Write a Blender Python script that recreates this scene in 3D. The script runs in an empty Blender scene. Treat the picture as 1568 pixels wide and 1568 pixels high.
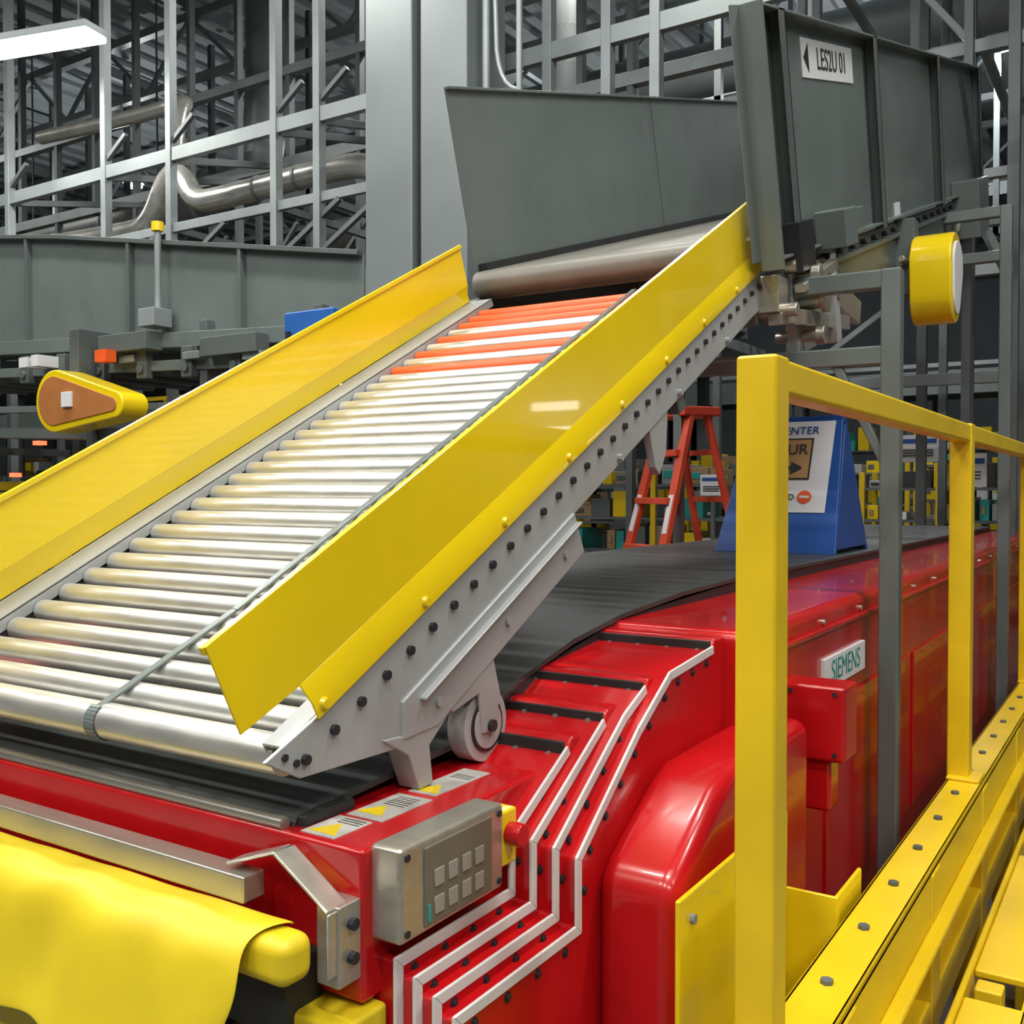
import bpy, bmesh, math, random
from mathutils import Vector, Matrix
E=1.55
sc=bpy.context.scene
sc.view_settings.view_transform='Standard'
sc.view_settings.look='None'
sc.view_settings.exposure=-0.12

# ---------------------------------------------------------------- materials
def mat(name,col,rough=.5,metal=0,var=.12,scale=6,bump=0.0,emit=0,spec=.5,stretch=None,coat=0):
    m=bpy.data.materials.new(name); m.use_nodes=True
    nt=m.node_tree; b=nt.nodes['Principled BSDF']
    b.inputs['Roughness'].default_value=rough; b.inputs['Metallic'].default_value=metal
    b.inputs['Specular IOR Level'].default_value=spec
    b.inputs['Coat Weight'].default_value=coat
    if emit:
        b.inputs['Base Color'].default_value=(*col,1)
        b.inputs['Emission Color'].default_value=(*col,1); b.inputs['Emission Strength'].default_value=emit
        return m
    tc=nt.nodes.new('ShaderNodeTexCoord'); mp=nt.nodes.new('ShaderNodeMapping')
    if stretch: mp.inputs['Scale'].default_value=stretch
    n=nt.nodes.new('ShaderNodeTexNoise'); n.inputs['Scale'].default_value=scale; n.inputs['Detail'].default_value=6
    r=nt.nodes.new('ShaderNodeValToRGB')
    r.color_ramp.elements[0].position=.3; r.color_ramp.elements[1].position=.7
    r.color_ramp.elements[0].color=(*[c*(1-var) for c in col],1)
    r.color_ramp.elements[1].color=(*[min(1,c*(1+var*.6)) for c in col],1)
    nt.links.new(tc.outputs['Object'],mp.inputs[0]); nt.links.new(mp.outputs[0],n.inputs['Vector'])
    nt.links.new(n.outputs['Fac'],r.inputs[0]); nt.links.new(r.outputs[0],b.inputs['Base Color'])
    mr=nt.nodes.new('ShaderNodeMapRange'); mr.inputs['To Min'].default_value=max(.02,rough*.8); mr.inputs['To Max'].default_value=min(1,rough*1.25)
    nt.links.new(n.outputs['Fac'],mr.inputs[0]); nt.links.new(mr.outputs[0],b.inputs['Roughness'])
    if bump:
        bp=nt.nodes.new('ShaderNodeBump'); bp.inputs['Strength'].default_value=bump; bp.inputs['Distance'].default_value=.01
        nt.links.new(n.outputs['Fac'],bp.inputs['Height']); nt.links.new(bp.outputs[0],b.inputs['Normal'])
    return m
YEL=mat('yellow_paint',(.82,.60,.006),.22,0,.06,3,.03,coat=.35)
YELR=mat('yellow_rail_paint',(.76,.52,.010),.33,0,.10,5,.05,coat=.1)
YELC=mat('yellow_vinyl',(.70,.53,.012),.45,0,.14,5,.3)
RED=mat('red_paint',(.50,.006,.009),.23,0,.12,4,.04,coat=.3)
LRED=mat('ladder_orange_red',(.58,.07,.03),.45)
REDO=mat('safety_orange',(.75,.10,.02),.4)
ROL=mat('zinc_roller',(.68,.68,.65),.33,.75,.14,8,.03,stretch=(1,6,6))
ROLO=mat('orange_roller_sleeve',(.85,.11,.02),.4)
GRY=mat('light_grey_steel',(.37,.39,.40),.38,.15,.10,5)
GRD=mat('grey_green_steel',(.145,.175,.17),.28,.1,.10,3,.02)
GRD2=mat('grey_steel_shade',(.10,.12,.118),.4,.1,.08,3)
BLK=mat('black_rubber',(.022,.024,.026),.5,0,.2,10,.1)
BELT=mat('conveyor_belt_rubber',(.040,.048,.046),.42,0,.2,12,.05)
BELTG=mat('grey_belt',(.17,.165,.145),.45,0,.15,8)
DRK=mat('dark_bolt',(.05,.05,.06),.4,.6)
STL=mat('stainless_steel',(.50,.48,.42),.30,.7,.1,6,.02,stretch=(1,8,8))
GALV=mat('galvanised_steel',(.25,.285,.295),.45,.3,.25,2)
GALD=mat('galvanised_dark',(.12,.14,.145),.5,.3,.25,2)
DUCT=mat('duct_sheet_metal',(.20,.22,.225),.4,.4,.2,2,.05)
PIPE=mat('silver_insulation_jacket',(.68,.68,.64),.28,.7,.15,5,.15)
WHT=mat('white_trim',(.66,.64,.64),.4,0,.08)
PAP=mat('white_paper',(.66,.68,.71),.5,0,.03)
LABEL=mat('worn_label',(.46,.45,.42),.5,0,.25,25)
BLUE=mat('blue_plastic',(.01,.07,.30),.4,0,.1)
LBLU=mat('blue_panel',(.02,.12,.45),.4)
PANEL=mat('keypad_panel',(.15,.14,.11),.4,0,.08)
KEY=mat('keypad_key',(.31,.29,.25),.5)
TEXT=mat('text_ink',(.03,.03,.03),.6)
TEAL=mat('teal_text',(.01,.22,.22),.5)
COL=mat('column_cladding',(.175,.205,.215),.35,.2,.06,2)
CARD=mat('cardboard',(.36,.24,.13),.7)
BRN=mat('brown_label',(.42,.25,.10),.6)
BRN2=mat('chain_guard_brown',(.40,.15,.04),.5)
WHEEL=mat('grey_caster_wheel',(.42,.42,.43),.4)
TEALB=mat('teal_plastic',(.02,.32,.30),.4)
LAMP=mat('lamp_tube',(1,.98,.93),emit=14)
LAMPS=mat('small_lamp',(1,.97,.9),emit=9)
REDL=mat('red_indicator',(1,.08,.03),emit=4)

# ---------------------------------------------------------------- builders
class Part:
    def __init__(s,name,m,bevel,M,seg): s.name=name;s.m=m;s.b=bevel;s.M=M;s.bm=bmesh.new();s.seg=seg
    def hexa(s,v):
        vs=[s.bm.verts.new(p) for p in v]
        for f in ((0,1,2,3),(7,6,5,4),(0,4,5,1),(1,5,6,2),(2,6,7,3),(3,7,4,0)): s.bm.faces.new([vs[i] for i in f])
    def box(s,x0,x1,y0,y1,z0,z1):
        s.hexa([(x0,y0,z0),(x1,y0,z0),(x1,y1,z0),(x0,y1,z0),(x0,y0,z1),(x1,y0,z1),(x1,y1,z1),(x0,y1,z1)]); return s
    def beam(s,p,q,w,h,up=(0,0,1)):
        p=Vector(p);q=Vector(q);d=(q-p).normalized();u=Vector(up)
        if abs(d.dot(u))>.98: u=Vector((0,1,0))
        r=d.cross(u).normalized()*w/2; u=r.cross(d).normalized()*h/2
        s.hexa([p-r-u,p+r-u,p+r+u,p-r+u,q-r-u,q+r-u,q+r+u,q-r+u]); return s
    def cyl(s,p,q,r,seg=20,r2=None):
        p=Vector(p);q=Vector(q);d=(q-p);L=d.length;R=d.to_track_quat('Z','Y').to_matrix().to_4x4()
        bmesh.ops.create_cone(s.bm,cap_ends=True,segments=seg,radius1=r,radius2=r if r2 is None else r2,depth=L,matrix=Matrix.Translation((p+q)/2)@R); return s
    def sph(s,p,r,seg=10):
        bmesh.ops.create_uvsphere(s.bm,u_segments=seg,v_segments=max(6,seg//2+2),radius=r,matrix=Matrix.Translation(p)); return s
    def tube(s,pts,r,seg=14):
        for a,b in zip(pts,pts[1:]): s.cyl(a,b,r,seg)
        for a in pts[1:-1]: s.sph(a,r,seg)
        return s
    def prism(s,pts,ax,a0,a1):
        def c(p,a):
            return (a,p[0],p[1]) if ax=='x' else ((p[0],a,p[1]) if ax=='y' else (p[0],p[1],a))
        A=[s.bm.verts.new(c(p,a0)) for p in pts];B=[s.bm.verts.new(c(p,a1)) for p in pts]
        s.bm.faces.new(A);s.bm.faces.new(B[::-1]);n=len(pts)
        for i in range(n): s.bm.faces.new((A[i],B[i],B[(i+1)%n],A[(i+1)%n]))
        return s
    def strip(s,pts,w,ax,a0,a1):
        "mitred ribbon following a 2-D polyline, extruded"
        P=[Vector(p) for p in pts];o=[];i_=[]
        for k,p in enumerate(P):
            d1=(p-P[k-1]).normalized() if k else None; d2=(P[k+1]-p).normalized() if k<len(P)-1 else None
            if d1 is None: d1=d2
            if d2 is None: d2=d1
            n1=Vector((-d1.y,d1.x));n2=Vector((-d2.y,d2.x));m=(n1+n2).normalized();m/=max(.4,m.dot(n1))
            o.append(p+m*w/2);i_.append(p-m*w/2)
        for k in range(len(P)-1): s.prism([o[k],o[k+1],i_[k+1],i_[k]],ax,a0,a1)
        return s
def smooth_path(pts,it=2):
    P=[Vector(p) for p in pts]
    for _ in range(it):
        Q=[P[0]]
        for a,b in zip(P,P[1:]): Q+= [a*.75+b*.25,a*.25+b*.75]
        Q.append(P[-1]);P=Q
    return P
class Obj:
    def __init__(s,name,M=None): s.name=name;s.P=[];s.M=M or Matrix.Identity(4);s.extra=[]
    def part(s,name,m,bevel=0,M=None,seg=2):
        p=Part(name,m,bevel,M or s.M,seg);s.P.append(p);return p
    def text(s,txt,size,m,mtx,name='lettering'):
        c=bpy.data.curves.new(name,'FONT');c.body=txt;c.size=size;c.extrude=.0006;c.align_x='CENTER';c.align_y='CENTER'
        c.materials.append(m);s.extra.append((name,c,mtx))
    def done(s):
        T=Matrix.Translation((0,0,E));lo=Vector((1e9,)*3);hi=Vector((-1e9,)*3)
        for p in s.P:
            bmesh.ops.recalc_face_normals(p.bm,faces=p.bm.faces[:])
            bmesh.ops.transform(p.bm,matrix=T@p.M,verts=p.bm.verts[:])
            for v in p.bm.verts:
                for i in range(3): lo[i]=min(lo[i],v.co[i]);hi[i]=max(hi[i],v.co[i])
        c=Vector(((lo.x+hi.x)/2,(lo.y+hi.y)/2,lo.z))
        e=bpy.data.objects.new(s.name,None);e.location=c;e.empty_display_size=.1;sc.collection.objects.link(e)
        for p in s.P:
            bmesh.ops.translate(p.bm,vec=-c,verts=p.bm.verts[:])
            me=bpy.data.meshes.new(p.name);p.bm.to_mesh(me);p.bm.free();me.materials.append(p.m)
            for f in me.polygons: f.use_smooth=True
            me.set_sharp_from_angle(angle=math.radians(35))
            o=bpy.data.objects.new(p.name,me);sc.collection.objects.link(o);o.parent=e
            if p.b:
                b=o.modifiers.new('bevel','BEVEL');b.width=p.b;b.segments=p.seg;b.limit_method='ANGLE';b.angle_limit=math.radians(40);b.harden_normals=True
        for n,cv,mx in s.extra:
            o=bpy.data.objects.new(n,cv);sc.collection.objects.link(o);o.parent=e
            o.matrix_local=Matrix.Translation(-c)@T@mx
        return e
def frame(y,z,ang,x=0):
    c,s=math.cos(ang),math.sin(ang)
    return Matrix(((1,0,0,x),(0,c,-s,y),(0,s,c,z),(0,0,0,1)))
def hull2(r1,c2,r2,n=24):
    P=[(r1*math.cos(t*2*math.pi/n),r1*math.sin(t*2*math.pi/n)) for t in range(n)]+[(c2[0]+r2*math.cos(t*2*math.pi/n),c2[1]+r2*math.sin(t*2*math.pi/n)) for t in range(n)]
    P=sorted(set(P))
    def h(Q):
        o=[]
        for p in Q:
            while len(o)>1 and (o[-1][0]-o[-2][0])*(p[1]-o[-2][1])-(o[-1][1]-o[-2][1])*(p[0]-o[-2][0])<=1e-9: o.pop()
            o.append(p)
        return o
    a=h(P);b=h(P[::-1]);return a[:-1]+b[:-1]
def faceX(y,z,x,slope=0):
    c,s=math.cos(slope),math.sin(slope)
    return Matrix(((0,0,1,x),(c,-s,0,y),(s,c,0,z),(0,0,0,1)))
def faceNY(x,y,z,tilt=0):
    c,s=math.cos(tilt),math.sin(tilt)
    return Matrix(((1,0,0,x),(0,s,-c,y),(0,c,s,z),(0,0,0,1)))

# ================================================================= ROLLER CONVEYOR (inclined)
A=math.radians(27.5)
MI=frame(1.162,-.344,A)
rc=Obj('inclined_roller_conveyor',MI)
XR,XL=-1.10,-2.263
MW=Matrix.Identity(4)
for side,x0,sg in (('right',XR,1),('left',XL,-1)):
    g=rc.part('yellow_guard_'+side,YEL,.0012)
    t=.004*-sg
    g.prism([(-.142,.219),(-.148,.071),(-.022,.062),(2.335,.062),(2.352,.219)],'x',x0,x0+t)
    g.prism([(-.145,.206),(-.145,.219),(2.352,.219),(2.35,.206)],'x',x0+t,x0+3.2*t)
    xo=x0+.012*sg
    g.prism([(x0,.064),(xo,.030),(xo,0),(xo+t,0),(xo+t,.030),(x0+t,.064)],'y',-.02,2.335)
    b=rc.part('guard_fasteners_'+side,YEL,0)
    for i in range(9): b.cyl((xo,.0+.29*i,.016),(xo+.007*sg,.0+.29*i,.016),.011,12,.007)
    c=rc.part('side_channel_'+side,GRY,.002)
    xi=x0-.004*sg
    c.prism([(-.135,.008),(-.088,-.061),(.108,-.168),(.30,-.112),(2.345,-.112),(2.345,0),(-.02,0)],'x',x0+.004*sg,xi)
    fw_=.045 if side=='right' else .085
    xf=xi-fw_*sg
    c.box(min(xi,xf),max(xi,xf),-.09,2.345,-.006,0)
    c.box(min(xf,xf+.004*sg),max(xf,xf+.004*sg),-.09,2.345,-.03,0)
    c.box(min(xi,xi-.045*sg),max(xi,xi-.045*sg),.28,2.345,-.112,-.106)
    c2=rc.part('lower_channel_'+side,GRY,.003)
    c2.prism([(.16,-.105),(.13,-.165),(.22,-.205),(.84,-.205),(.84,-.105)],'x',x0-.03*sg,x0+.010*sg)
    c2.box(min(x0,x0+.024*sg),max(x0,x0+.024*sg),.2,.84,-.132,-.126)
    k=rc.part('axle_bolts_'+side,DRK)
    for i in range(33):
        s=-.068+.0722*i
        k.cyl((x0,s,-.040),(x0+.012*sg,s,-.040),.0085,8)
    k.cyl((x0,-.10,-.01),(x0+.008*sg,-.10,-.01),.006,8); k.cyl((x0,-.085,-.033),(x0+.008*sg,-.085,-.033),.006,8)
    g2=rc.part('channel_fasteners_'+side,GRY)
    for s,n in ((.24,-.165),(.5,-.165),(.76,-.165),(1.1,-.095),(1.5,-.095),(1.9,-.095)):
        g2.cyl((x0,s,n),(x0+.016*sg,s,n),.009,8)
r=rc.part('rollers',ROL); ro=rc.part('orange_rollers',ROLO); hb=rc.part('roller_hubs',GRD2)
for i in range(33):
    s=-.068+.0722*i; q=ro if (i>=24 and i%2==0) or i==31 else r
    rad=.0255
    if i==0: rad=.032
    q.cyl((XL+.092,s,-.040),(XR-.035,s,-.040),rad,24)
    hb.cyl((XL+.005,s,-.040),(XR-.005,s,-.040),.012,10)
bd=rc.part('centre_divider_band',GRD,.002)
for (s0,xa),(s1,xb) in zip(((-.07,-1.585),(.25,-1.548),(1.2,-1.540)),((.25,-1.548),(1.2,-1.540),(2.27,-1.540))):
    bd.beam((xa,s0,-.011),(xb,s1,-.011),.018,.006)
for i in range(14):
    t0=math.pi/2+math.pi*i/14;t1=math.pi/2+math.pi*(i+1)/14
    f=lambda t,R:(-.068+R*math.cos(t),-.040+R*math.sin(t))
    bd.prism([f(t0,.0325),f(t0,.036),f(t1,.036),f(t1,.0325)],'x',-1.599,-1.571)
bd.box(-1.595,-1.58,-.07,.9,-.073,-.068)
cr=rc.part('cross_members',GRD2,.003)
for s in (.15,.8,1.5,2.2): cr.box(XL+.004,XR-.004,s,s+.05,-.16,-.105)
st2=rc.part('caster_brackets',GRY,.003,M=MW)
wh=rc.part('caster_wheels',WHEEL,.006,M=MW); wc=rc.part('caster_hubs',DRK,0,M=MW)
for x in (XR,XL):
    sg=1 if x==XR else -1
    st2.prism([(1.30,-.42),(1.40,-.425),(1.475,-.36),(1.50,-.40),(1.43,-.455),(1.44,-.525),(1.40,-.528),(1.37,-.46)],'x',x-.04*sg,x+.008*sg)
    for xx in (x,x-.055*sg):
        st2.prism([(1.46,-.37),(1.62,-.28),(1.66,-.40),(1.64,-.47),(1.60,-.47),(1.585,-.39),(1.50,-.41)],'x',xx,xx+.008*sg)
    wh.cyl((x-.045*sg,1.625,-.457),(x-.003*sg,1.625,-.457),.072,36)
    wc.cyl((x-.06*sg,1.625,-.457),(x+.016*sg,1.625,-.457),.012,10)
    wc.cyl((x-.003*sg,1.625,-.457),(x+.001*sg,1.625,-.457),.052,30)
    wh.cyl((x,1.625,-.457),(x+.003*sg,1.625,-.457),.046,30)
    st2.prism([(2.36,.17),(2.48,.23),(2.47,.10),(2.43,.04),(2.40,.06)],'x',x-.022*sg,x-.0*sg)
h=rc.part('coupling_hardware',STL,.004,M=MW)
h.box(-1.12,-1.03,3.18,3.28,.57,.69)
h.cyl((-1.12,3.27,.73),(-1.0,3.27,.73),.02); h.cyl((-1.12,3.22,.58),(-.98,3.22,.58),.022)
h.beam((-1.05,3.2,.55),(-1.0,3.6,.62),.05,.04); h.beam((-1.0,3.3,.66),(-.98,3.62,.80),.04,.03)
h.cyl((-1.1,3.42,.64),(-.95,3.42,.64),.03); h.cyl((-.96,3.42,.64),(-.94,3.42,.64),.045)
h.beam((-1.09,3.2,.74),(-1.09,3.12,.80),.02,.03)
rc.done()

# ================================================================= TELESCOPIC BELT CONVEYOR (red)
tc=Obj('telescopic_belt_conveyor')
CX=-1.68
def mir(x): return 2*CX-x
stages=[
 (-.980,[(1.12,-.76),(1.12,-.53),(1.72,-.53),(1.72,-.76)]),
 (-.950,[(1.164,-1.25),(1.164,-.704),(1.477,-.704),(1.477,-.607),(1.678,-.497),(1.70,-.475),(1.9,-.475),(1.9,-1.25)]),
 (-.920,[(1.172,-1.26),(1.172,-.728),(1.50,-.728),(1.50,-.617),(1.769,-.458),(1.79,-.435),(2.0,-.435),(2.0,-1.26)]),
 (-.890,[(1.180,-1.27),(1.180,-.752),(1.527,-.752),(1.527,-.632),(1.80,-.45),(1.895,-.41),(1.915,-.39),(2.3,-.39),(2.3,-1.27)]),
 (-.860,[(1.188,-1.28),(1.188,-.778),(1.555,-.778),(1.555,-.653),(1.80,-.475),(1.95,-.388),(2.19,-.365),(2.21,-.34),(2.6,-.34),(2.6,-1.28)]),
]
for j,(x,pf) in enumerate(stages):
    p=tc.part('telescoping_stage_%d'%j,RED,.008,seg=3)
    p.prism(pf,'x',mir(x),x)
    if j==0: continue
    w=tc.part('stage_trim_%d'%j,WHT,.0015); bo=tc.part('trim_bolts_%d'%j,DRK)
    n=len(pf); line=[v for v in pf[0:n-2]]
    w.strip(line[:-1],.019,'x',x-.002,x+.004)
    for a,b in zip(line[:-2],line[1:-1]):
        a=Vector(a);b=Vector(b);L=(b-a).length;d=(b-a).normalized();nn=Vector((d.y,-d.x))
        m=max(1,round(L/.085))
        for i in range(m):
            c=a+d*(L*(i+.5)/m)+nn*.023
            bo.cyl((x-.001,c.x,c.y),(x+.005,c.x,c.y),.0055,8)
            bo.cyl((x-.001,c.x,c.y),(x+.0015,c.x,c.y),.009,10)
rs=tc.part('riser_seals',BLK,.002); rb=tc.part('riser_bolts',STL)
for y,z0,z1,x in ((1.672,-.530,-.481,-.955),(1.775,-.475,-.441,-.925),(1.895,-.435,-.396,-.895),(2.19,-.39,-.346,-.865)):
    rs.box(mir(x),x,y-.006,y+.004,z0,z1)
    for i in range(5):
        xx=x-.03-.075*i; rb.cyl((xx,y-.012,(z0+z1)/2),(xx,y,(z0+z1)/2),.005,8)
mb=tc.part('main_body',RED,.03,seg=4)
mb.prism([(2.26,-1.35),(2.26,-.328),(9.0,-.328),(9.0,-1.35)],'x',mir(-.80),-.80)
hd=tc.part('corner_hood',RED,.038,seg=5)
hd.prism([(1.62,-1.40),(1.62,-.70),(1.66,-.67),(1.83,-.575),(1.90,-.55),(2.42,-.545),(2.42,-1.40)],'x',-.862,-.70)
sb=tc.part('side_junction_box',RED,.01)
sb.box(-.81,-.64,2.5,2.62,-.67,-.482); sb.box(-.81,-.68,2.52,2.60,-.80,-.67)
jb=tc.part('junction_box_screws',DRK)
for x in (-.775,-.665):
    for z in (-.65,-.50): jb.cyl((x,2.494,z),(x,2.50,z),.006,8)
pn=tc.part('body_panels',RED,.004)
for y in (2.9,4.1,5.3,6.5,7.7): pn.box(-.802,-.792,y,y+1.12,-1.22,-.62)
pn.box(-.80,-.785,2.3,9,-.40,-.385)
np_=tc.part('nameplate',PAP,.001); np_.box(-.802,-.789,2.86,3.32,-.568,-.478)
tc.text('SIEMENS',.088,TEAL,faceX(3.09,-.523,-.7885))
bl=tc.part('body_bolts',STL)
for i in range(14):
    bl.cyl((-.80,2.45+.42*i,-.372),(-.792,2.45+.42*i,-.372),.008,10)
    bl.cyl((-.93,2.45+.42*i,-.328),(-.93,2.45+.42*i,-.322),.006,10)
be=tc.part('belt',BELT,.002)
prof=[(1.175,-.512),(1.62,-.485),(1.81,-.40),(2.05,-.345),(2.3,-.312),(2.7,-.288),(3.2,-.278),(3.9,-.282),(8.9,-.290)]
P2=[(y,z-.014) for y,z in prof][::-1]
be.prism(prof+P2,'x',-2.20,-1.145)
be.cyl((-2.20,1.175,-.546),(-1.145,1.175,-.546),.034,28)
bs=tc.part('belt_edge_skirt',BLK,.002)
bs.prism([(1.60,-.50),(1.80,-.415),(2.3,-.326),(3.2,-.292),(8.9,-.30),(8.9,-.33),(2.3,-.345),(1.8,-.47),(1.6,-.53)],'x',-1.16,-1.150)
ns=tc.part('belt_nose_bar',STL); ns.cyl((-2.3,1.132,-.522),(-1.15,1.132,-.522),.011,14)
nb=tc.part('nose_end_caps',BLK,.006); nb.box(-1.145,-1.125,1.15,1.27,-.56,-.512)
lb=tc.part('warning_labels',LABEL,.0005); ly=tc.part('warning_label_symbols',YEL)
for (x0,x1,y0,y1) in ((-1.12,-1.05,1.135,1.225),(-1.115,-1.04,1.235,1.37),(-1.11,-1.05,1.39,1.56)):
    lb.box(x0,x1,y0,y1,-.5305,-.5285)
for cx,cy in ((-1.085,1.165),(-1.085,1.275),(-1.08,1.42)):
    ly.prism([(cx-.028,cy-.02),(cx+.028,cy-.02),(cx,cy+.028)],'z',-.5286,-.5278)
lt=tc.part('label_text',TEXT)
for y in (1.217,1.355,1.52,1.33): 
    for k in range(3): lt.box(-1.10,-1.055,y-.009*k-.003,y-.009*k,-.5288,-.5282)
cp=tc.part('control_panel_housing',STL,.008,seg=3); cp.box(-.985,-.925,1.14,1.415,-.668,-.525)
kp=tc.part('keypad_face',PANEL,.003); kp.box(-.926,-.9215,1.195,1.375,-.658,-.537)
ks=tc.part('keypad_keys',KEY,.002)
for i in range(4):
    for j in range(2): ks.box(-.9218,-.9195,1.217+.036*i,1.217+.036*i+.024,-.645+.042*j,-.645+.042*j+.027)
gl=tc.part('indicator',TEALB); gl.box(-.922,-.9195,1.200,1.206,-.65,-.625)
sw=tc.part('panel_screws',DRK)
for y in (1.155,1.40):
    for z in (-.653,-.54): sw.cyl((-.926,y,z),(-.922,y,z),.006,8)
es=tc.part('emergency_stop_box',YEL,.005); es.box(-.98,-.93,1.42,1.465,-.64,-.545)
es2=tc.part('emergency_stop_button',RED,.003); es2.cyl((-.93,1.44,-.585),(-.90,1.44,-.585),.02,16)
br=tc.part('front_stainless_bar',STL,.004); br.box(-2.45,-1.15,1.045,1.09,-.622,-.580)
brk=tc.part('end_bracket',STL,.004)
pts=[(-1.20,1.075,-.572),(-1.11,1.088,-.542),(-.992,1.08,-.605),(-.992,1.08,-.70)]
for a,b in zip(pts,pts[1:]): brk.beam(a,b,.006,.045,up=(0,1,0))
brk.box(-1.03,-.985,1.075,1.135,-.72,-.60)
bb=tc.part('bracket_bolts',DRK)
for z in (-.63,-.68): bb.cyl((-.987,1.10,z),(-.975,1.10,z),.009,10)
bu=tc.part('bumper_roll',YELC,.022,seg=4); bu.box(-2.45,-1.005,.985,1.05,-.695,-.625)
bu2=tc.part('bumper_base',YELC,.01); bu2.box(-2.45,-1.2,1.0,1.10,-1.2,-.83)
bu3=tc.part('bumper_side_block',YELC,.008); bu3.box(-1.17,-.965,1.06,1.16,-.92,-.765)
ug=tc.part('undercarriage_dark',BLK,.005); ug.box(-2.45,-1.2,1.03,1.16,-.83,-.685); ug.box(-1.2,-1.06,1.04,1.12,-.80,-.69)
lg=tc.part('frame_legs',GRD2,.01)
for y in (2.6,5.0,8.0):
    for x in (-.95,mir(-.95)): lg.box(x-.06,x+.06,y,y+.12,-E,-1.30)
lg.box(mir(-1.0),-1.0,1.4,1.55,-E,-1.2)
tc.done()
cu=Obj('vinyl_bumper_curtain')
p=cu.part('draped_sheet',YELC)
bm=p.bm; nx=60
base=[(1.056,-.630),(1.040,-.618),(1.015,-.616),(.985,-.622),(.960,-.638),(.945,-.665),(.935,-.70),(.925,-.74),(.915,-.785),(.90,-.83)]
rows=[]
for i in range(nx+1):
    x=-2.5+1.45*i/nx; row=[]
    for j,(y,z) in enumerate(base):
        f=j/len(base)
        end=max(0,(i/nx-.9)/.1); lf=1-i/nx
        yy=y-.012*f*math.sin(x*9)-.010*f*math.sin(x*23+1)+.03*end*f; zz=z-.012*lf+.003*math.sin(x*31+j)*min(1,j/2)
        xx=x-.06*f*f*(i/nx)+ .010*math.sin(j*1.3)*end
        row.append(bm.verts.new((xx,yy,zz)))
    rows.append(row)
for i in range(nx):
    for j in range(len(base)-1): bm.faces.new((rows[i][j],rows[i+1][j],rows[i+1][j+1],rows[i][j+1]))
e=cu.done()
for o in e.children:
    s=o.modifiers.new('thick','SOLIDIFY');s.thickness=.004
    s=o.modifiers.new('sub','SUBSURF');s.levels=1;s.render_levels=2

# ================================================================= YELLOW GUARD RAIL
gr=Obj('yellow_guard_rail')
p=gr.part('posts',YELR,.006,seg=3)
RX=-.515
ys=[1.515,3.37,5.22,7.07,8.9]
for i,y in enumerate(ys): p.box(RX-.032,RX+.032,y-.032,y+.032,-E if i==0 else -.887,.205)
p.box(RX-.015,RX+.045,1.5,1.56,-E,-.9)
t=gr.part('top_rail',YELR,.008,seg=3); t.box(RX-.028,RX+.028,1.50,9.0,.148,.203)
b=gr.part('bottom_channel',YELR,.006,seg=3)
b.box(-.545,-.440,1.36,9.0,-.905,-.887); b.box(-.455,-.440,1.36,9.0,-1.03,-.887); b.box(-.545,-.53,1.36,9.0,-.97,-.887)
b.box(-.44,-.405,1.36,9.0,-1.03,-1.015)
l=gr.part('lower_rails',YELR,.006)
l.box(-.50,-.44,1.4,9.0,-1.30,-1.20)
for y0_,y1_ in ((1.5,2.45),(2.6,3.5),(3.65,5.0),(5.1,9.0)): l.box(-.36,-.23,y0_,y1_,-1.16,-1.14)
l.box(-.245,-.23,1.4,9,-1.24,-1.14); l.box(-.375,-.36,1.4,9,-1.20,-1.13)
for y in (1.75,2.55,3.35,4.2,5.0,5.9,6.9,7.9): l.box(-.515,-.435,y-.05,y+.05,-E,-.90); l.box(-.35,-.29,y-.03,y+.03,-E,-1.15)
bo=gr.part('channel_bolts',GALD)
for i in range(26): bo.cyl((-.495,1.55+.27*i,-.887),(-.495,1.55+.27*i,-.879),.012,6)
w=gr.part('base_plates',YELR,.004)
for y in ys[1:]: w.box(-.545,-.45,y-.06,y+.06,-.887,-.877)
k=gr.part('kick_plate',YEL,.004); k.box(-.665,-.655,1.53,2.10,-1.40,-.675)
k.box(-.665,-.55,2.10,2.11,-1.40,-.84); k.box(-.56,-.55,2.11,2.3,-1.40,-.84)
k.beam((-.66,1.6,-1.2),(-.50,1.6,-1.2),.03,.03); k.beam((-.66,2.05,-1.2),(-.50,2.05,-1.2),.03,.03)
k.box(-.68,-.65,1.56,1.62,-E,-1.3);k.box(-.68,-.65,2.0,2.06,-E,-1.3)
kb=gr.part('kick_plate_bolts',GALV)
for y,z in ((1.58,-.72),(2.05,-.72),(1.58,-.95)): kb.cyl((-.655,y,z),(-.648,y,z),.009,8)
gr.done()

# ================================================================= UPPER BELT CONVEYOR
U=math.radians(16.9)
MU=frame(3.235,.757,U)
uc=Obj('overhead_belt_conveyor',MU)
def zrib(p,s,x,sg,n0=-.02,n1=.742,w=.05):
    p.box(min(x,x+w*sg),max(x,x+w*sg),s,s+.012,n0,n1)
    p.box(min(x+(w-.005)*sg,x+w*sg),max(x+(w-.005)*sg,x+w*sg),s-.05,s+.012,n0,n1)
n=uc.part('near_side_panel',GRD,.004)
n.box(-1.056,-1.05,-.15,4.6,0,.737)
n.box(-1.056,-1.0,-.15,4.6,.732,.742); n.box(-1.056,-1.005,-.15,4.6,-.006,.004)
n.box(-1.056,-.985,-.16,-.145,-.03,.742)
n.prism([(-1.05,-.15),(-1.068,-.195),(-1.074,-.195),(-1.056,-.15)],'z',.0,.742)
rb=uc.part('panel_ribs',GRD2,.003)
for s in (.10,1.36,2.80,4.25): zrib(rb,s,-1.05,1)
fp=uc.part('far_side_panel',GRD,.004)
fp.box(-2.315,-2.309,.12,4.6,-.02,.775); fp.box(-2.315,-2.29,.12,4.6,.768,.778)
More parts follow.
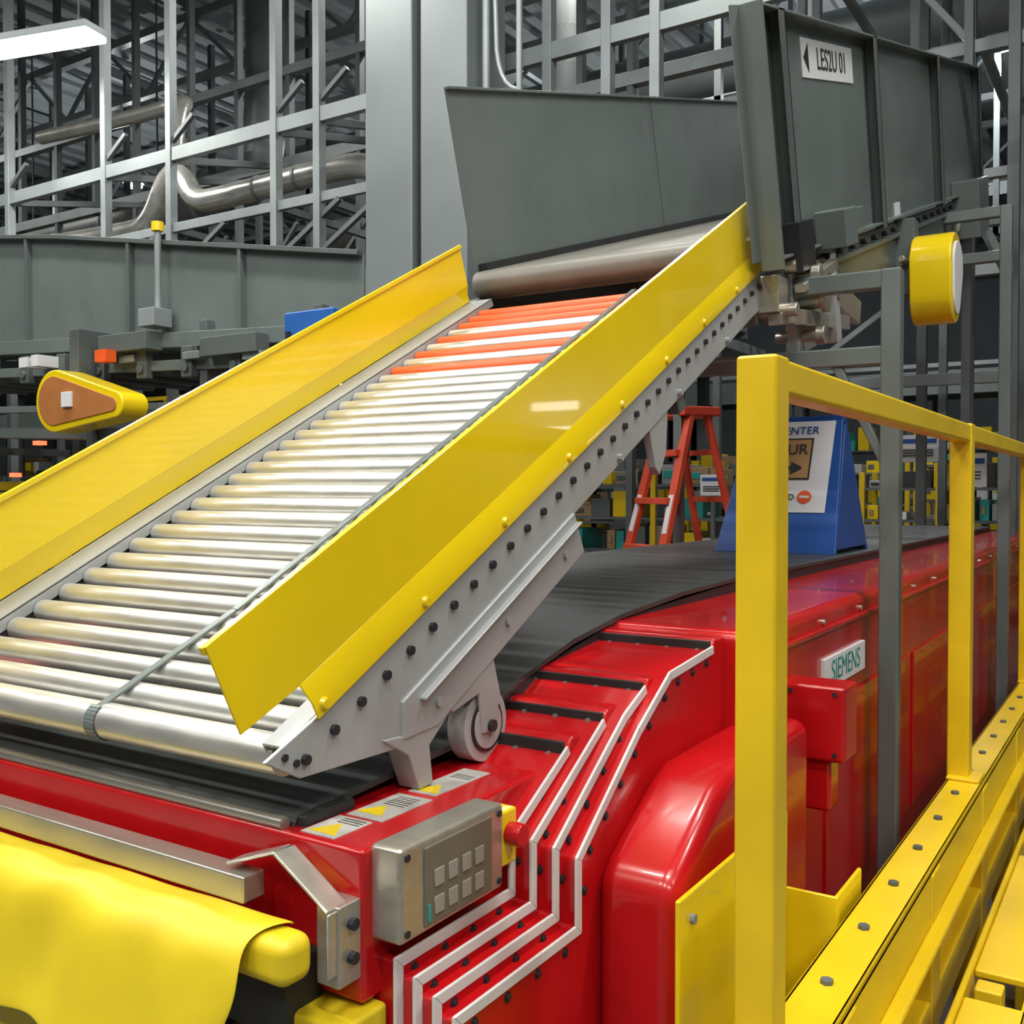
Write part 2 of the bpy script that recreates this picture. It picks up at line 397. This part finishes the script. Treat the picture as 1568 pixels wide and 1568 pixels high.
fp.box(-2.309,-2.306,2.03,2.045,.1,.768)
fr=uc.part('bed_frame',GRD2,.004)
fr.box(-1.12,-1.04,.0,4.7,-.22,-.02); fr.box(-2.32,-2.26,.0,4.7,-.22,-.02)
for s in (.5,1.4,2.3,3.2,4.1): fr.box(-2.3,-1.1,s,s+.06,-.2,-.12)
fr.box(-1.04,-1.02,.3,4.6,-.09,-.07)
bt=uc.part('belt',BELTG,.002); bt.box(-2.28,-1.12,.09,4.6,.070,.082); bt.cyl((-2.28,.09,.03),(-1.12,.09,.03),.052,32)
bt.box(-2.28,-1.12,.09,4.6,-.03,-.02)
sk=uc.part('skirt_strips',BLK); sk.box(-2.305,-2.27,.15,4.6,.08,.11)
dk=uc.part('bearing_and_fasteners',DRK,.004)
dk.box(-1.06,-.98,.02,.18,-.06,.10); 
for i in range(24): dk.cyl((-1.05,.1+.19*i,-.05),(-1.015,.1+.19*i,-.05),.012,8)
hw=uc.part('junction_box_and_drives',GRD,.006)
hw.box(-1.03,-.92,.36,.52,-.02,.11); hw.box(-1.03,-.95,.62,.75,.02,.10)
hw.box(-1.05,-.90,3.3,3.7,-.25,.08)
hg=uc.part('drive_shafts',STL,.003)
for s,nn in ((.12,-.08),(.35,-.16),(.12,-.28)):
    hg.cyl((-1.12,s,nn),(-.95,s,nn),.02,16); hg.cyl((-.98,s,nn),(-.95,s,nn),.032,16)
hg.beam((-1.02,.3,-.1),(-1.0,.75,-.3),.03,.09); hg.beam((-1.0,.0,-.2),(-.98,.5,-.3),.03,.05)
hg.tube(smooth_path([(-1.0,1.6,-.18),(-.97,1.9,-.3),(-.97,2.3,-.2),(-.98,2.8,-.28),(-1.0,3.3,-.1)]),.016,8)
hp=uc.part('mounting_plate',GRY,.004); hp.box(-1.06,-1.03,.05,.62,-.34,-.05); hp.box(-1.03,-.96,.3,.36,-.34,-.10)
lbq=uc.part('identification_label',PAP,.001); lbq.box(-1.05,-1.046,.42,1.12,.56,.69)
lbq.box(-1.05,-1.044,1.75,1.86,-.02,.06)
arw=uc.part('label_arrow',DRK); arw.prism([(.44,.625),(.50,.673),(.50,.578)],'x',-1.046,-1.0445)
uc.text('LES2U 01',.105,TEXT,MU@faceX(.81,.625,-1.0448))
W=MW
sp=uc.part('support_poles',GRD,.006,M=W)
for y,top in ((3.35,.70),(6.1,1.55)):
    sp.box(-.75,-.69,y-.03,y+.03,-E,top); sp.box(-2.66,-2.60,y-.03,y+.03,-E,top)
    sp.box(-2.63,-.72,y-.025,y+.025,top-.30,top-.24)
    sp.box(-2.63,-.72,y-.025,y+.025,top-.06,top)
    sp.box(-.80,-.64,y-.08,y+.08,-E,-E+.012)
sp.beam((-.72,3.35,.05),(-.9,3.35,.42),.03,.03)
sp.beam((-1.08,7.3,1.9),(-.72,6.2,1.2),.05,.05)
GT=Matrix.Translation((0,4.98,1.02))
cg=uc.part('chain_guard_shell',YEL,.01,M=GT)
cg.prism(hull2(.155,(-.02,-.14),.12),'x',-.97,-.79)
cf=uc.part('chain_guard_face',PAP,.004,M=GT)
cf.prism(hull2(.115,(-.02,-.14),.08),'x',-.792,-.782)
cb=uc.part('chain_guard_arm',GRD2,.004,M=W); cb.box(-1.06,-.96,4.9,5.0,.9,1.25)
uc.done()

# ================================================================= LEFT BELT CONVEYOR (background)
lc=Obj('background_belt_conveyor')
p=lc.part('side_panel',GRD,.006)
p.prism([(-11,2.4),(-6.8,1.84),(-5.6,1.66),(-3.9,1.36),(-3.9,.97),(-5.5,1.02),(-6.8,1.08),(-11,1.35)],'y',4.48,4.50)
p.prism([(-11,2.5),(-6.8,1.9),(-5.6,1.72),(-3.9,1.42),(-3.9,.97),(-5.5,1.02),(-6.8,1.08),(-11,1.35)],'y',5.48,5.50)
r_=lc.part('panel_ribs',GRD2,.003)
for x,z0,z1 in ((-9.5,1.25,2.2),(-8.1,1.16,2.02),(-7.2,1.10,1.90),(-6.0,1.04,1.72),(-4.9,1.0,1.52)): r_.box(x,x+.03,4.43,4.49,z0,z1)
r_.beam((-11,4.45,2.41),(-6.8,4.45,1.85),.05,.03); r_.beam((-6.8,4.45,1.85),(-3.9,4.45,1.37),.05,.03)
f=lc.part('bed_frame',GRD,.005)
f.beam((-11,4.45,1.25),(-3.9,4.45,.92),.08,.10); f.beam((-11,5.5,1.25),(-3.9,5.5,.90),.08,.12)
f.beam((-11,4.42,1.02),(-4.2,4.42,.78),.04,.07); f.beam((-11,4.42,.72),(-4.2,4.42,.52),.04,.05)
f.beam((-9,4.6,.5),(-4.6,4.6,.34),.25,.08)
bb=lc.part('belt',BELTG); bb.beam((-11,5.0,1.42),(-3.9,5.0,1.0),.95,.02)
f2=lc.part('legs',GALD,.004)
for x in (-9.8,-8.2,-6.4,-5.2,-4.2):
    for y in (4.45,5.5): f2.box(x-.035,x+.035,y-.035,y+.035,-E,1.1)
    f2.box(x-.02,x+.02,4.45,5.5,.3,.36)
hw=lc.part('return_rollers_and_brackets',GRD2,.006)
for i in range(12):
    x=-9.4+.45*i; z=.93-.034*(x+7)
    hw.box(x,x+.10,4.36,4.42,z-.14,z+.06); hw.cyl((x+.05,4.34,z-.08),(x+.05,5.5,z-.08),.03,12)
hw.box(-6.1,-5.6,4.28,4.42,.93,1.05); hw.box(-5.1,-4.6,4.3,4.42,.84,.96)
hs=lc.part('drive_fittings',GALV,.006)
for x,z in ((-6.9,.92),(-6.45,.9),(-5.95,.86),(-5.3,.84),(-4.75,.8)): hs.box(x,x+.16,4.33,4.4,z,z+.05)
hs.cyl((-5.62,4.4,1.15),(-5.62,4.4,1.72),.022)
hs.box(-5.70,-5.54,4.3,4.45,1.08,1.20)
lp=lc.part('beacon',YEL); lp.cyl((-5.62,4.4,1.72),(-5.62,4.4,1.78),.04)
ro_=lc.part('orange_tag',REDO); ro_.box(-6.02,-5.9,4.2,4.28,.86,.94)
lw=lc.part('labels',PAP); lw.box(-6.9,-6.8,4.2,4.36,.88,.95); lw.box(-6.75,-6.67,4.2,4.36,.88,.96)
ri=lc.part('red_indicator_lamp',REDL); ri.box(-6.9,-6.82,4.3,4.36,.33,.36); ri.box(-7.2,-7.14,4.3,4.36,.10,.13)
G1=Matrix.Translation((-6.25,0,.60))
cg=lc.part('chain_guard_shell',YEL,.012,M=G1); cg.prism(hull2(.21,(.64,-.05),.085,32),'y',4.05,4.25)
cf=lc.part('chain_guard_face',BRN2,.004,M=G1); cf.prism(hull2(.165,(.62,-.05),.045,32),'y',4.04,4.052)
ch=lc.part('chain_guard_hub',PAP,.004,M=G1); ch.box(.12,.22,4.02,4.045,-.05,.05)
cs=lc.part('chain_guard_bracket',GALD,.004,M=G1); cs.box(-.05,.05,4.2,4.5,.0,.5)
lc.done()

# ================================================================= SIGN, LADDER
sg=Obj('a_frame_sign')
z0,z1=-.285,.33
y0,y1,ym=4.50,5.06,4.80
p=sg.part('front_board',BLUE,.008)
def slab(p,ya,yb,x0,x1,xt0,xt1,th):
    p.hexa([(x0,ya,z0),(x1,ya,z0),(xt1,yb,z1),(xt0,yb,z1),(x0,ya+th,z0),(x1,ya+th,z0),(xt1,yb+th,z1),(xt0,yb+th,z1)])
slab(p,y0,ym-.03,-1.76,-1.20,-1.68,-1.24,.03)
slab(p,y1,ym+.01,-1.76,-1.20,-1.68,-1.24,.03)
p.box(-1.68,-1.24,ym-.03,ym+.04,z1-.01,z1+.02)
p.hexa([(-1.215,y0+.02,z0+.02),(-1.20,y0+.02,z0+.02),(-1.235,ym,z1-.02),(-1.245,ym,z1-.02),(-1.215,y1,z0+.02),(-1.20,y1,z0+.02),(-1.235,ym+.03,z1-.02),(-1.245,ym+.03,z1-.02)])
tilt=math.atan2(ym-.03-y0,z1-z0)
def onf(z,off=.004): return y0+(z-z0)*(ym-.03-y0)/(z1-z0)-off
pp=sg.part('poster',PAP)
def plate(p,x0,x1,za,zb,off):
    p.hexa([(x0,onf(za,off),za),(x1,onf(za,off),za),(x1,onf(zb,off),zb),(x0,onf(zb,off),zb),(x0,onf(za,off-.003),za),(x1,onf(za,off-.003),za),(x1,onf(zb,off-.003),zb),(x0,onf(zb,off-.003),zb)])
plate(pp,-1.62,-1.27,-.10,.325,.004)
q=sg.part('poster_label_border',TEXT); plate(q,-1.59,-1.36,.05,.245,.007)
q=sg.part('poster_label',BRN); plate(q,-1.582,-1.368,.058,.237,.010)
q=sg.part('poster_arrow',TEXT)
plate(q,-1.55,-1.45,.095,.115,.013)
a=[(-1.45,.075),(-1.45,.135),(-1.40,.105)]
q.hexa([(a[0][0],onf(a[0][1],.013),a[0][1]),(a[2][0],onf(.105,.013),.100),(a[2][0],onf(.105,.013),.110),(a[1][0],onf(a[1][1],.013),a[1][1]),(a[0][0],onf(a[0][1],.01),a[0][1]),(a[2][0],onf(.105,.01),.100),(a[2][0],onf(.105,.01),.110),(a[1][0],onf(a[1][1],.01),a[1][1])])
q=sg.part('poster_symbol',REDO)
Mr=faceNY(-1.37,onf(-.03,.006),-.03,tilt)
q.M=Mr; q.cyl((0,0,-.001),(0,0,.002),.032,24)
q=sg.part('poster_symbol_bar',PAP); q.M=Mr; q.box(-.022,.022,-.006,.006,.002,.003)
sg.text('FOUR',.075,TEXT,faceNY(-1.475,onf(.19,.014),.19,tilt)); sg.text('CENTER',.055,BLUE,faceNY(-1.44,onf(.28,.008),.28,tilt)); sg.text('CLOSED',.04,TEXT,faceNY(-1.49,onf(-.03,.008),-.03,tilt))
sg.done()

ML=Matrix.Translation((-2.68,6.25,-E))@Matrix.Rotation(math.radians(-38),4,'Z')
ld=Obj('orange_step_ladder',ML)
p=ld.part('rails',LRED,.004)
H=2.05
for sgn in (-1,1):
    p.beam((sgn*.32,-.55,0),(sgn*.19,-.04,H),.035,.09,up=(1,0,0))
    p.beam((sgn*.32,.55,0),(sgn*.19,.08,H),.03,.06,up=(1,0,0))
s=ld.part('steps',LRED,.003)
for i in range(6):
    f=(i+.8)/6.6; w=.32-.13*f
    s.box(-w,w,-.55+.51*f-.05,-.55+.51*f+.05,f*H-.03,f*H+.012)
    s.box(-w,w,.55-.47*f-.01,.55-.47*f+.01,f*H-.018,f*H+.018)
tq=ld.part('top_cap',LRED,.01); tq.box(-.24,.24,-.11,.16,H-.02,H+.04)
lbw=ld.part('rail_labels',PAP)
for sgn in (-1,1): lbw.beam((sgn*.32-sgn*.13*.62,-.55+.51*.62,H*.62),(sgn*.32-sgn*.13*.74,-.55+.51*.74,H*.74),.04,.06,up=(1,0,0))
sd=ld.part('spreaders',GALV)
for sgn in (-1,1): sd.beam((sgn*.25,-.3,1.0),(sgn*.25,.32,1.0),.01,.02)
ld.done()

# ================================================================= BUILDING
def single(name,m,x0,x1,y0,y1,z0,z1):
    o=Obj(name);o.part('surface',m).box(x0,x1,y0,y1,z0,z1);return o.done()
FLOOR=mat('concrete_floor',(.10,.10,.095),.4,0,.2,1.2,.05)
WALL=mat('dark_cladding_wall',(.17,.195,.205),.7,0,.25,.6)
CEIL=mat('roof_deck',(.32,.36,.38),.7,0,.2,.8)
single('floor',FLOOR,-32,12,-8,32,-E-.1,-E)
single('wall_back',WALL,-32,12,32,32.3,-E,8)
single('wall_left',WALL,-32.3,-32,-8,32,-E,8)
single('wall_right',WALL,12,12.3,-8,32,-E,8)
single('wall_front',WALL,-32,12,-8.3,-8,-E,8)
rf=Obj('ceiling'); q=rf.part('roof_deck_sheet',CEIL); q.box(-32,12,-8,32,7.2,7.3)
q=rf.part('deck_ribs',CEIL)
for i in range(90): q.box(-32+.49*i,-31.85+.49*i,-8,32,7.12,7.2)
rf.done()
ct=Obj('ceiling_trusses')
q=ct.part('joists',GALV)
for y in (3,6.5,10,13.5,17,21,25,29):
    q.beam((-32,y,6.9),(12,y,6.9),.12,.12); q.beam((-32,y,6.0),(12,y,6.0),.10,.10)
    for i in range(44): 
        x=-32+i; q.beam((x,y,6.0 if i%2 else 6.9),(x+1,y,6.9 if i%2 else 6.0),.05,.05)
q=ct.part('purlins',GALV)
for x in range(-30,12,3): q.box(x,x+.1,-8,32,6.95,7.12)
ct.done()
cl=Obj('structural_column')
q=cl.part('cladding',COL,.01)
cx,cy=-4.13,5.25
q.box(cx-.42,cx-.02,cy,cy+.45,-E,7.1); q.box(cx+.05,cx+.42,cy,cy+.45,-E,7.1)
q=cl.part('web_recess',BLK); q.box(cx-.02,cx+.05,cy+.06,cy+.4,-E,7.1)
q=cl.part('conduit',GALV); q.cyl((cx+.50,cy+.1,-E),(cx+.50,cy+.1,7),.025); q.cyl((cx+.75,cy+.1,2.4),(cx+.75,cy+.1,7),.02)
q.tube(smooth_path([(cx+.56,cy+.1,7),(cx+.56,cy+.1,2.9),(cx+.62,cy+.1,2.55),(cx+.82,cy+.1,2.45),(cx+.86,cy+.1,2.1),(cx+.86,cy+.1,1.4)]),.015,8)
cl.done()
fw=Obj('steel_strut_framework')
q=fw.part('main_beams',GALV,.004)
q.box(-14,0.3,5.97,6.03,2.93,3.05)
q.box(-14,-5.0,5.98,6.02,2.30,2.38)
q.box(-14,-2.6,7.95,8.05,3.5,3.62); q.box(-14,0.5,7.95,8.05,4.5,4.6)
q.box(-20,3,10.9,11,4.3,4.45); q.box(-20,3,10.9,11,2.6,2.7)
for x in (-9.98,-8.4,-7.47,-6.16,-5.68,-3.55,-3.1,-2.75):
    q.box(x-.035,x+.035,5.96,6.04,2.3 if x>-5 else -E,7.0)
q2=fw.part('hanger_rods',GALD)
for i,x in enumerate((-13,-12.2,-11.4,-10.6,-9.6,-8.8,-8.0,-7.0,-6.6,-5.3,-4.4,-3.9,-2.3,-1.2,-.4,.6)):
    q2.box(x-.03,x+.03,7.96,8.04,-E if i%2 else 3.5,7.0)
for i in range(22):
    x=-20+1.05*i; q2.box(x-.04,x+.04,10.9,10.98,-E if i%3==0 else 2.6,7.0)
q3=fw.part('cross_struts',GALD,.002)
for x in (-9.98,-8.4,-7.47,-6.16,-5.68):
    q3.beam((x,6,2.34),(x,8,2.34),.05,.06); q3.beam((x,6,2.95),(x,8,3.4),.05,.06); q3.beam((x,6,1.9),(x+.7,6,2.3),.04,.04)
    q3.beam((x,6,3.1),(x+.3,6,3.3),.04,.04)
for i in range(9): q3.beam((-13+i*1.1,8,2.0+.1*(i%3)),(-12.3+i*1.1,8,2.9),.04,.04)
q3.box(-14,-4.6,7.9,8,1.9,1.98); q3.box(-14,-4.6,8.9,9,2.3,2.4); q3.box(-20,6,13.9,14,3.2,3.35); q3.box(-20,6,17,17.1,4.5,4.7)
for i in range(20): q3.box(-20+1.3*i,-19.93+1.3*i,13.9,13.97,-E if i%4==0 else 3.2,7)
fw.done()
# ventilation ducts and mezzanine deck behind the frame
dv=Obj('ventilation_duct')
q=dv.part('duct_runs',DUCT)
q.tube(smooth_path([(-20,9.4,3.9),(-10.6,9.4,3.9),(-10.0,9.4,4.1),(-9.8,9.4,4.8),(-9.8,9.4,7.0)],3),.28,20)
q.tube(smooth_path([(-9.0,9.6,3.2),(-6.0,9.6,3.2),(-5.5,9.6,3.4),(-5.4,9.6,7.0)],3),.18,18)
q.cyl((-14.5,12,5.2),(0,12,5.2),.35,24)
q=dv.part('duct_collars',GALV)
for x in range(-19,-10,2): q.cyl((x,9.4,3.9),(x+.06,9.4,3.9),.30,20)
for x in range(-14,0,2): q.cyl((x,12,5.2),(x+.06,12,5.2),.37,24)
q=dv.part('duct_hangers',GALD)
for x in range(-18,-10,3): q.box(x-.01,x+.01,9.39,9.41,3.9,7.1)
for x in range(-13,0,3): q.box(x-.01,x+.01,11.99,12.01,5.2,7.1)
dv.done()
mz=Obj('mezzanine_platform')
q=mz.part('deck',DUCT,.01); q.box(-24,-5,11.6,14.8,1.95,2.10)
q=mz.part('handrail',GALV); q.box(-24,-5,11.6,11.64,3.0,3.05); q.box(-24,-5,11.6,11.64,2.55,2.59)
for i in range(13): q.box(-24+1.55*i,-23.95+1.55*i,11.6,11.65,2.1,3.05)
q=mz.part('columns',GALD,.01)
for i in range(6):
    for y in (11.8,14.6): q.box(-23+3.4*i,-22.85+3.4*i,y,y+.15,-E,1.95)
mz.done()
fr=Obj('conveyor_support_framework')
q=fr.part('posts',GALD,.004)
for x,y in ((-1.25,8.4),(-1.75,9.3),(-.95,9.2),(-1.9,11.2),(-2.9,9.6),(-.9,8.0)):
    q.box(x-.04,x+.04,y-.04,y+.04,-E,7.0)
q=fr.part('rails',GALV,.004)
q.box(-3.2,1,8.35,8.43,3.3,3.4); q.box(-3.2,1,8.35,8.43,4.4,4.5); q.box(-3,1,9.25,9.33,.9,1.0); q.box(-3,1,9.25,9.33,1.8,1.9); q.box(-3,1,9.25,9.33,2.6,2.68)
q.beam((-2.0,8.4,4.4),(-1.25,8.4,3.4),.05,.05); q.beam((-2.9,9.3,1.0),(-1.75,9.3,1.8),.05,.05)
q.beam((-1.25,8.4,3.6),(-1.25,14,3.6),.06,.08);q.beam((-2.4,8.4,4.4),(-2.4,14,4.4),.06,.08)
fr.done()
pi=Obj('insulated_pipe')
q=pi.part('pipe_run',PIPE)
q.tube(smooth_path([(-12,6.5,2.72),(-8.75,6.5,2.58),(-8.4,6.5,2.62),(-8.15,6.5,3.05),(-7.95,6.5,3.05),(-7.75,6.5,2.74),(-7.4,6.5,2.72),(-5.95,6.5,2.76),(-5.6,6.5,2.72),(-5.35,6.5,2.55),(-5.3,6.5,2.2)],3),.105,20)
q.tube(smooth_path([(-8.05,6.5,3.0),(-8.1,6.6,3.7),(-8.3,6.9,3.95),(-9.2,7.0,4.0),(-11,7.0,4.1)],3),.075,16)
q=pi.part('pipe_bands',GALV)
for x in (-11,-10,-6.9,-6.4): 
    z=2.72-.043*(x+12) if x<-8.7 else 2.72+(x+7.4)*.027
    q.cyl((x,6.5,z),(x+.03,6.5,z),.113,20)
pi.done()
bx=Obj('blue_control_cabinet')
q=bx.part('cabinet',LBLU,.01); q.box(-3.75,-3.42,3.70,3.85,.60,.90)
q=bx.part('door_handle',DRK); q.box(-3.72,-3.70,3.68,3.70,.70,.80)
q=bx.part('mounting_post',GALD,.004); q.box(-3.62,-3.56,3.85,3.91,-E,.88); q.box(-3.72,-3.46,3.80,3.96,-E,-E+.012)
bx.done()

# ================================================================= background clutter : storage racks
def rack(loc,w,d,h,seed,ang=0,cols=None,levels=4):
    random.seed(seed)
    M=Matrix.Translation((loc[0],loc[1],-E))@Matrix.Rotation(ang,4,'Z')
    o=Obj('storage_rack',M)
    f=o.part('uprights',random.choice([GALD,YELR,LBLU,GALD]),.004)
    for x in (-w/2,0,w/2):
        for y in (0,d): f.box(x-.03,x+.03,y-.03,y+.03,0,h)
    sh=o.part('shelves',GALD)
    for l in range(levels): sh.box(-w/2,w/2,-.02,d+.02,.15+l*h/levels,.18+l*h/levels)
    ms=cols or [CARD,PAP,YEL,GRD,TEALB,GRY,BLK,STL,GRD2,CARD,YELR]
    ps={}
    for l in range(levels):
        z=.18+l*h/levels; x=-w/2+.05
        while x<w/2-.25:
            bw=.06+random.random()*.22; bh=(.2+random.random()*.6)*h/levels
            m=random.choice(ms)
            if m not in ps: ps[m]=o.part('stored_'+m.name,m,.006)
            y=random.random()*.1
            if random.random()<.85: ps[m].box(x,min(x+bw,w/2-.04),y,y+d*.7,z,z+bh)
            if random.random()<.5:
                m2=random.choice(ms)
                if m2 not in ps: ps[m2]=o.part('stored_'+m2.name,m2,.006)
                ps[m2].box(x+.02,x+bw*.6,y-.012,y-.004,z+bh*.3,z+bh*.7)
            x+=bw+.02+random.random()*.06
    o.done()
rack((-.9,13),3.2,.8,2.1,1,levels=5); rack((2.4,13),3,.8,1.9,2,levels=5); rack((-4.2,13.5),3,.8,2.0,3,levels=5); rack((-4.6,10.0),2.6,.7,1.8,4,levels=5)
rack((-7.5,12.3),3,.8,1.9,5); rack((-11.5,8.5),3,.8,1.6,6,cols=[YEL,YEL,BLK,GRD,CARD,STL]); rack((-15,9.5),3,.8,1.8,7); rack((-12,5.9),3,.7,1.5,8,cols=[YEL,BLK,PAP,GRD,YEL])
rack((-15.5,7.2),3,.7,1.9,9); rack((2.2,18.5),4,.8,2.6,10,levels=5); rack((-3,18.5),4,.8,2.6,11,levels=5); rack((-19,12.5),4,.8,2.2,12); rack((-9,18.5),4,.8,2.2,13)
rack((-2.0,11.6),1.6,.6,1.75,21,levels=5)
for i,(x0,x1,y,z) in enumerate(((-22,-8,10.3,1.0),(-10,6,15.8,1.4),(-22,-6,15.8,2.6))):
    o=Obj('distant_conveyor')
    q=o.part('side_frames',GRD,.01); q.box(x0,x1,y,y+.05,z,z+.35); q.box(x0,x1,y+1,y+1.05,z,z+.35)
    q=o.part('belt',BELTG); q.box(x0,x1,y+.05,y+1,z+.1,z+.14)
    q=o.part('legs',GALD)
    for k in range(int((x1-x0)/2)):
        q.box(x0+1+2*k,x0+1.07+2*k,y,y+.07,-E,z); q.box(x0+1+2*k,x0+1.07+2*k,y+.98,y+1.05,-E,z)
    q=o.part('edge_rail',YELR if i==0 else GALV); q.box(x0,x1,y-.03,y,z+.4,z+.46)
    for k in range(int((x1-x0)/2)): q.box(x0+1+2*k,x0+1.04+2*k,y-.03,y,z,z+.4)
    o.done()
for (x,y,z,w,h,m) in ((-1.95,10.3,.40,.36,.26,PAP),(-1.45,9.9,.18,.3,.3,PAP),(-1.0,9.6,.55,.34,.4,YEL),(-3.6,9.2,.05,.24,.2,PAP)):
    o=Obj('posted_notice'); q=o.part('board',m,.003); q.box(x-w/2,x+w/2,y-.06,y-.045,z-h/2,z+h/2)
    q=o.part('header_band',BLUE if m is PAP else PAP); q.box(x-w/2+.02,x+w/2-.02,y-.064,y-.06,z+h*.2,z+h*.36)
    q=o.part('text_lines',TEXT)
    for k in range(3): q.box(x-w/2+.03,x+w/2-.05,y-.063,y-.06,z-h*.1*k-.02,z-h*.1*k-.008)
    q=o.part('stand_post',GALD); q.box(x-.02,x+.02,y-.045,y-.01,-E,z+h*.4)
    o.done()
# yellow bollard rail on the shop floor, far left
bf=Obj('yellow_floor_barrier')
q=bf.part('rails',YELR,.01); q.box(-11,-6.8,5.35,5.42,-.35,-.22); q.box(-11,-6.8,5.35,5.42,.0,.08)
for x in (-11,-9.6,-8.2,-6.8): q.box(x-.06,x+.06,5.32,5.44,-E,.15)
bf.done()

# ================================================================= LIGHTS
def strip(p,q,w=.16,watt=90,name='fluorescent_light',light=True):
    p=Vector(p);q=Vector(q)
    o=Obj(name); t=o.part('diffuser',LAMP,.01); t.beam(p,q,w,.05)
    hsg=o.part('housing',GALV,.005); up=Vector((0,0,.06)); hsg.beam(p+up,q+up,w+.06,.06)
    c=(p+q)/2; L=(q-p).length; d=(q-p).normalized()
    hg=o.part('hangers',GALD); hg.cyl(p+up+d*.2,(p.x+d.x*.2,p.y+d.y*.2,7.1),.008,6); hg.cyl(q+up-d*.2,(q.x-d.x*.2,q.y-d.y*.2,7.1),.008,6)
    o.done()
    if light:
        l=bpy.data.lights.new('light_'+name,'AREA');l.shape='RECTANGLE';l.size=L;l.size_y=w;l.energy=watt;l.color=(1,.97,.90)
        lo=bpy.data.objects.new('fluorescent_lamp_glow',l);sc.collection.objects.link(lo)
        lo.location=c+Vector((0,0,E-.035)); lo.rotation_euler=(0,0,math.atan2(d.y,d.x))
strip((-9.35,5.05,3.93),(-7.68,5.41,3.88),.22,110)
for x in (-6.5,-3,.5,4):
    for y in (-4,-.5,3.2):
        strip((x-.8,y,5.0),(x+.8,y,5.0),.3,140)
for x,y in ((-12,1),(-5,9.2),(-18,5)):
    strip((x-.8,y,6.3),(x+.8,y,6.3),.3,260)
for i,(x,y,z) in enumerate(((-1.85,13.0,5.55),(-1.75,14.2,5.60),(-2.5,13.2,5.15),(-10,16,5.6),(-16,12,5.6),(-6,20,5.6))):
    o=Obj('high_bay_lamp'); q=o.part('lens',LAMPS); q.cyl((x,y,z),(x,y,z+.06),.16,20); q=o.part('reflector',GALV); q.cyl((x,y,z+.06),(x,y,z+.3),.19,20,.08); q=o.part('rod',GALD); q.cyl((x,y,z+.3),(x,y,7.1),.01,6); o.done()
    l=bpy.data.lights.new('high_bay','POINT');l.energy=170;l.shadow_soft_size=.15;lo=bpy.data.objects.new('high_bay_lamp_glow',l);lo.location=(x,y,z+E-.25);sc.collection.objects.link(lo)
o=Obj('work_lamp'); q=o.part('lens',LAMPS); q.beam((-5.2,5.7,.78),(-4.75,5.7,.82),.06,.08); q=o.part('bracket',GALD); q.beam((-5.2,5.76,.78),(-4.75,5.76,.82),.06,.1); q.box(-5.0,-4.95,5.76,5.82,-E,.8); o.done()
# added off-frame lamps and post, far right, for highlights on the yellow guard
o=Obj('added_highlight_lamp')
q=o.part('lenses',LAMP,.01)
for z in (1.0,1.42): q.box(5.95,6.85,14.70,14.74,z-.07,z+.07)
q=o.part('housings',GALV,.01)
for z in (1.0,1.42): q.box(5.92,6.88,14.74,14.82,z-.10,z+.10)
q=o.part('post',GALD,.005); q.box(6.36,6.44,14.82,14.90,-E,1.6); q.box(6.2,6.6,14.7,15.0,-E,-E+.015)
o.done()

w=bpy.data.worlds.new('World');sc.world=w;w.use_nodes=True
w.node_tree.nodes['Background'].inputs[0].default_value=(.6,.7,.8,1);w.node_tree.nodes['Background'].inputs[1].default_value=.3

cam=bpy.data.cameras.new('Camera');co=bpy.data.objects.new('Camera',cam);sc.collection.objects.link(co)
cam.sensor_width=36;cam.lens=1546/1568*36;cam.clip_start=.05;cam.clip_end=200
co.location=(0,0,E);co.rotation_euler=(math.radians(90-1.22),0,math.radians(32.7))
sc.camera=co
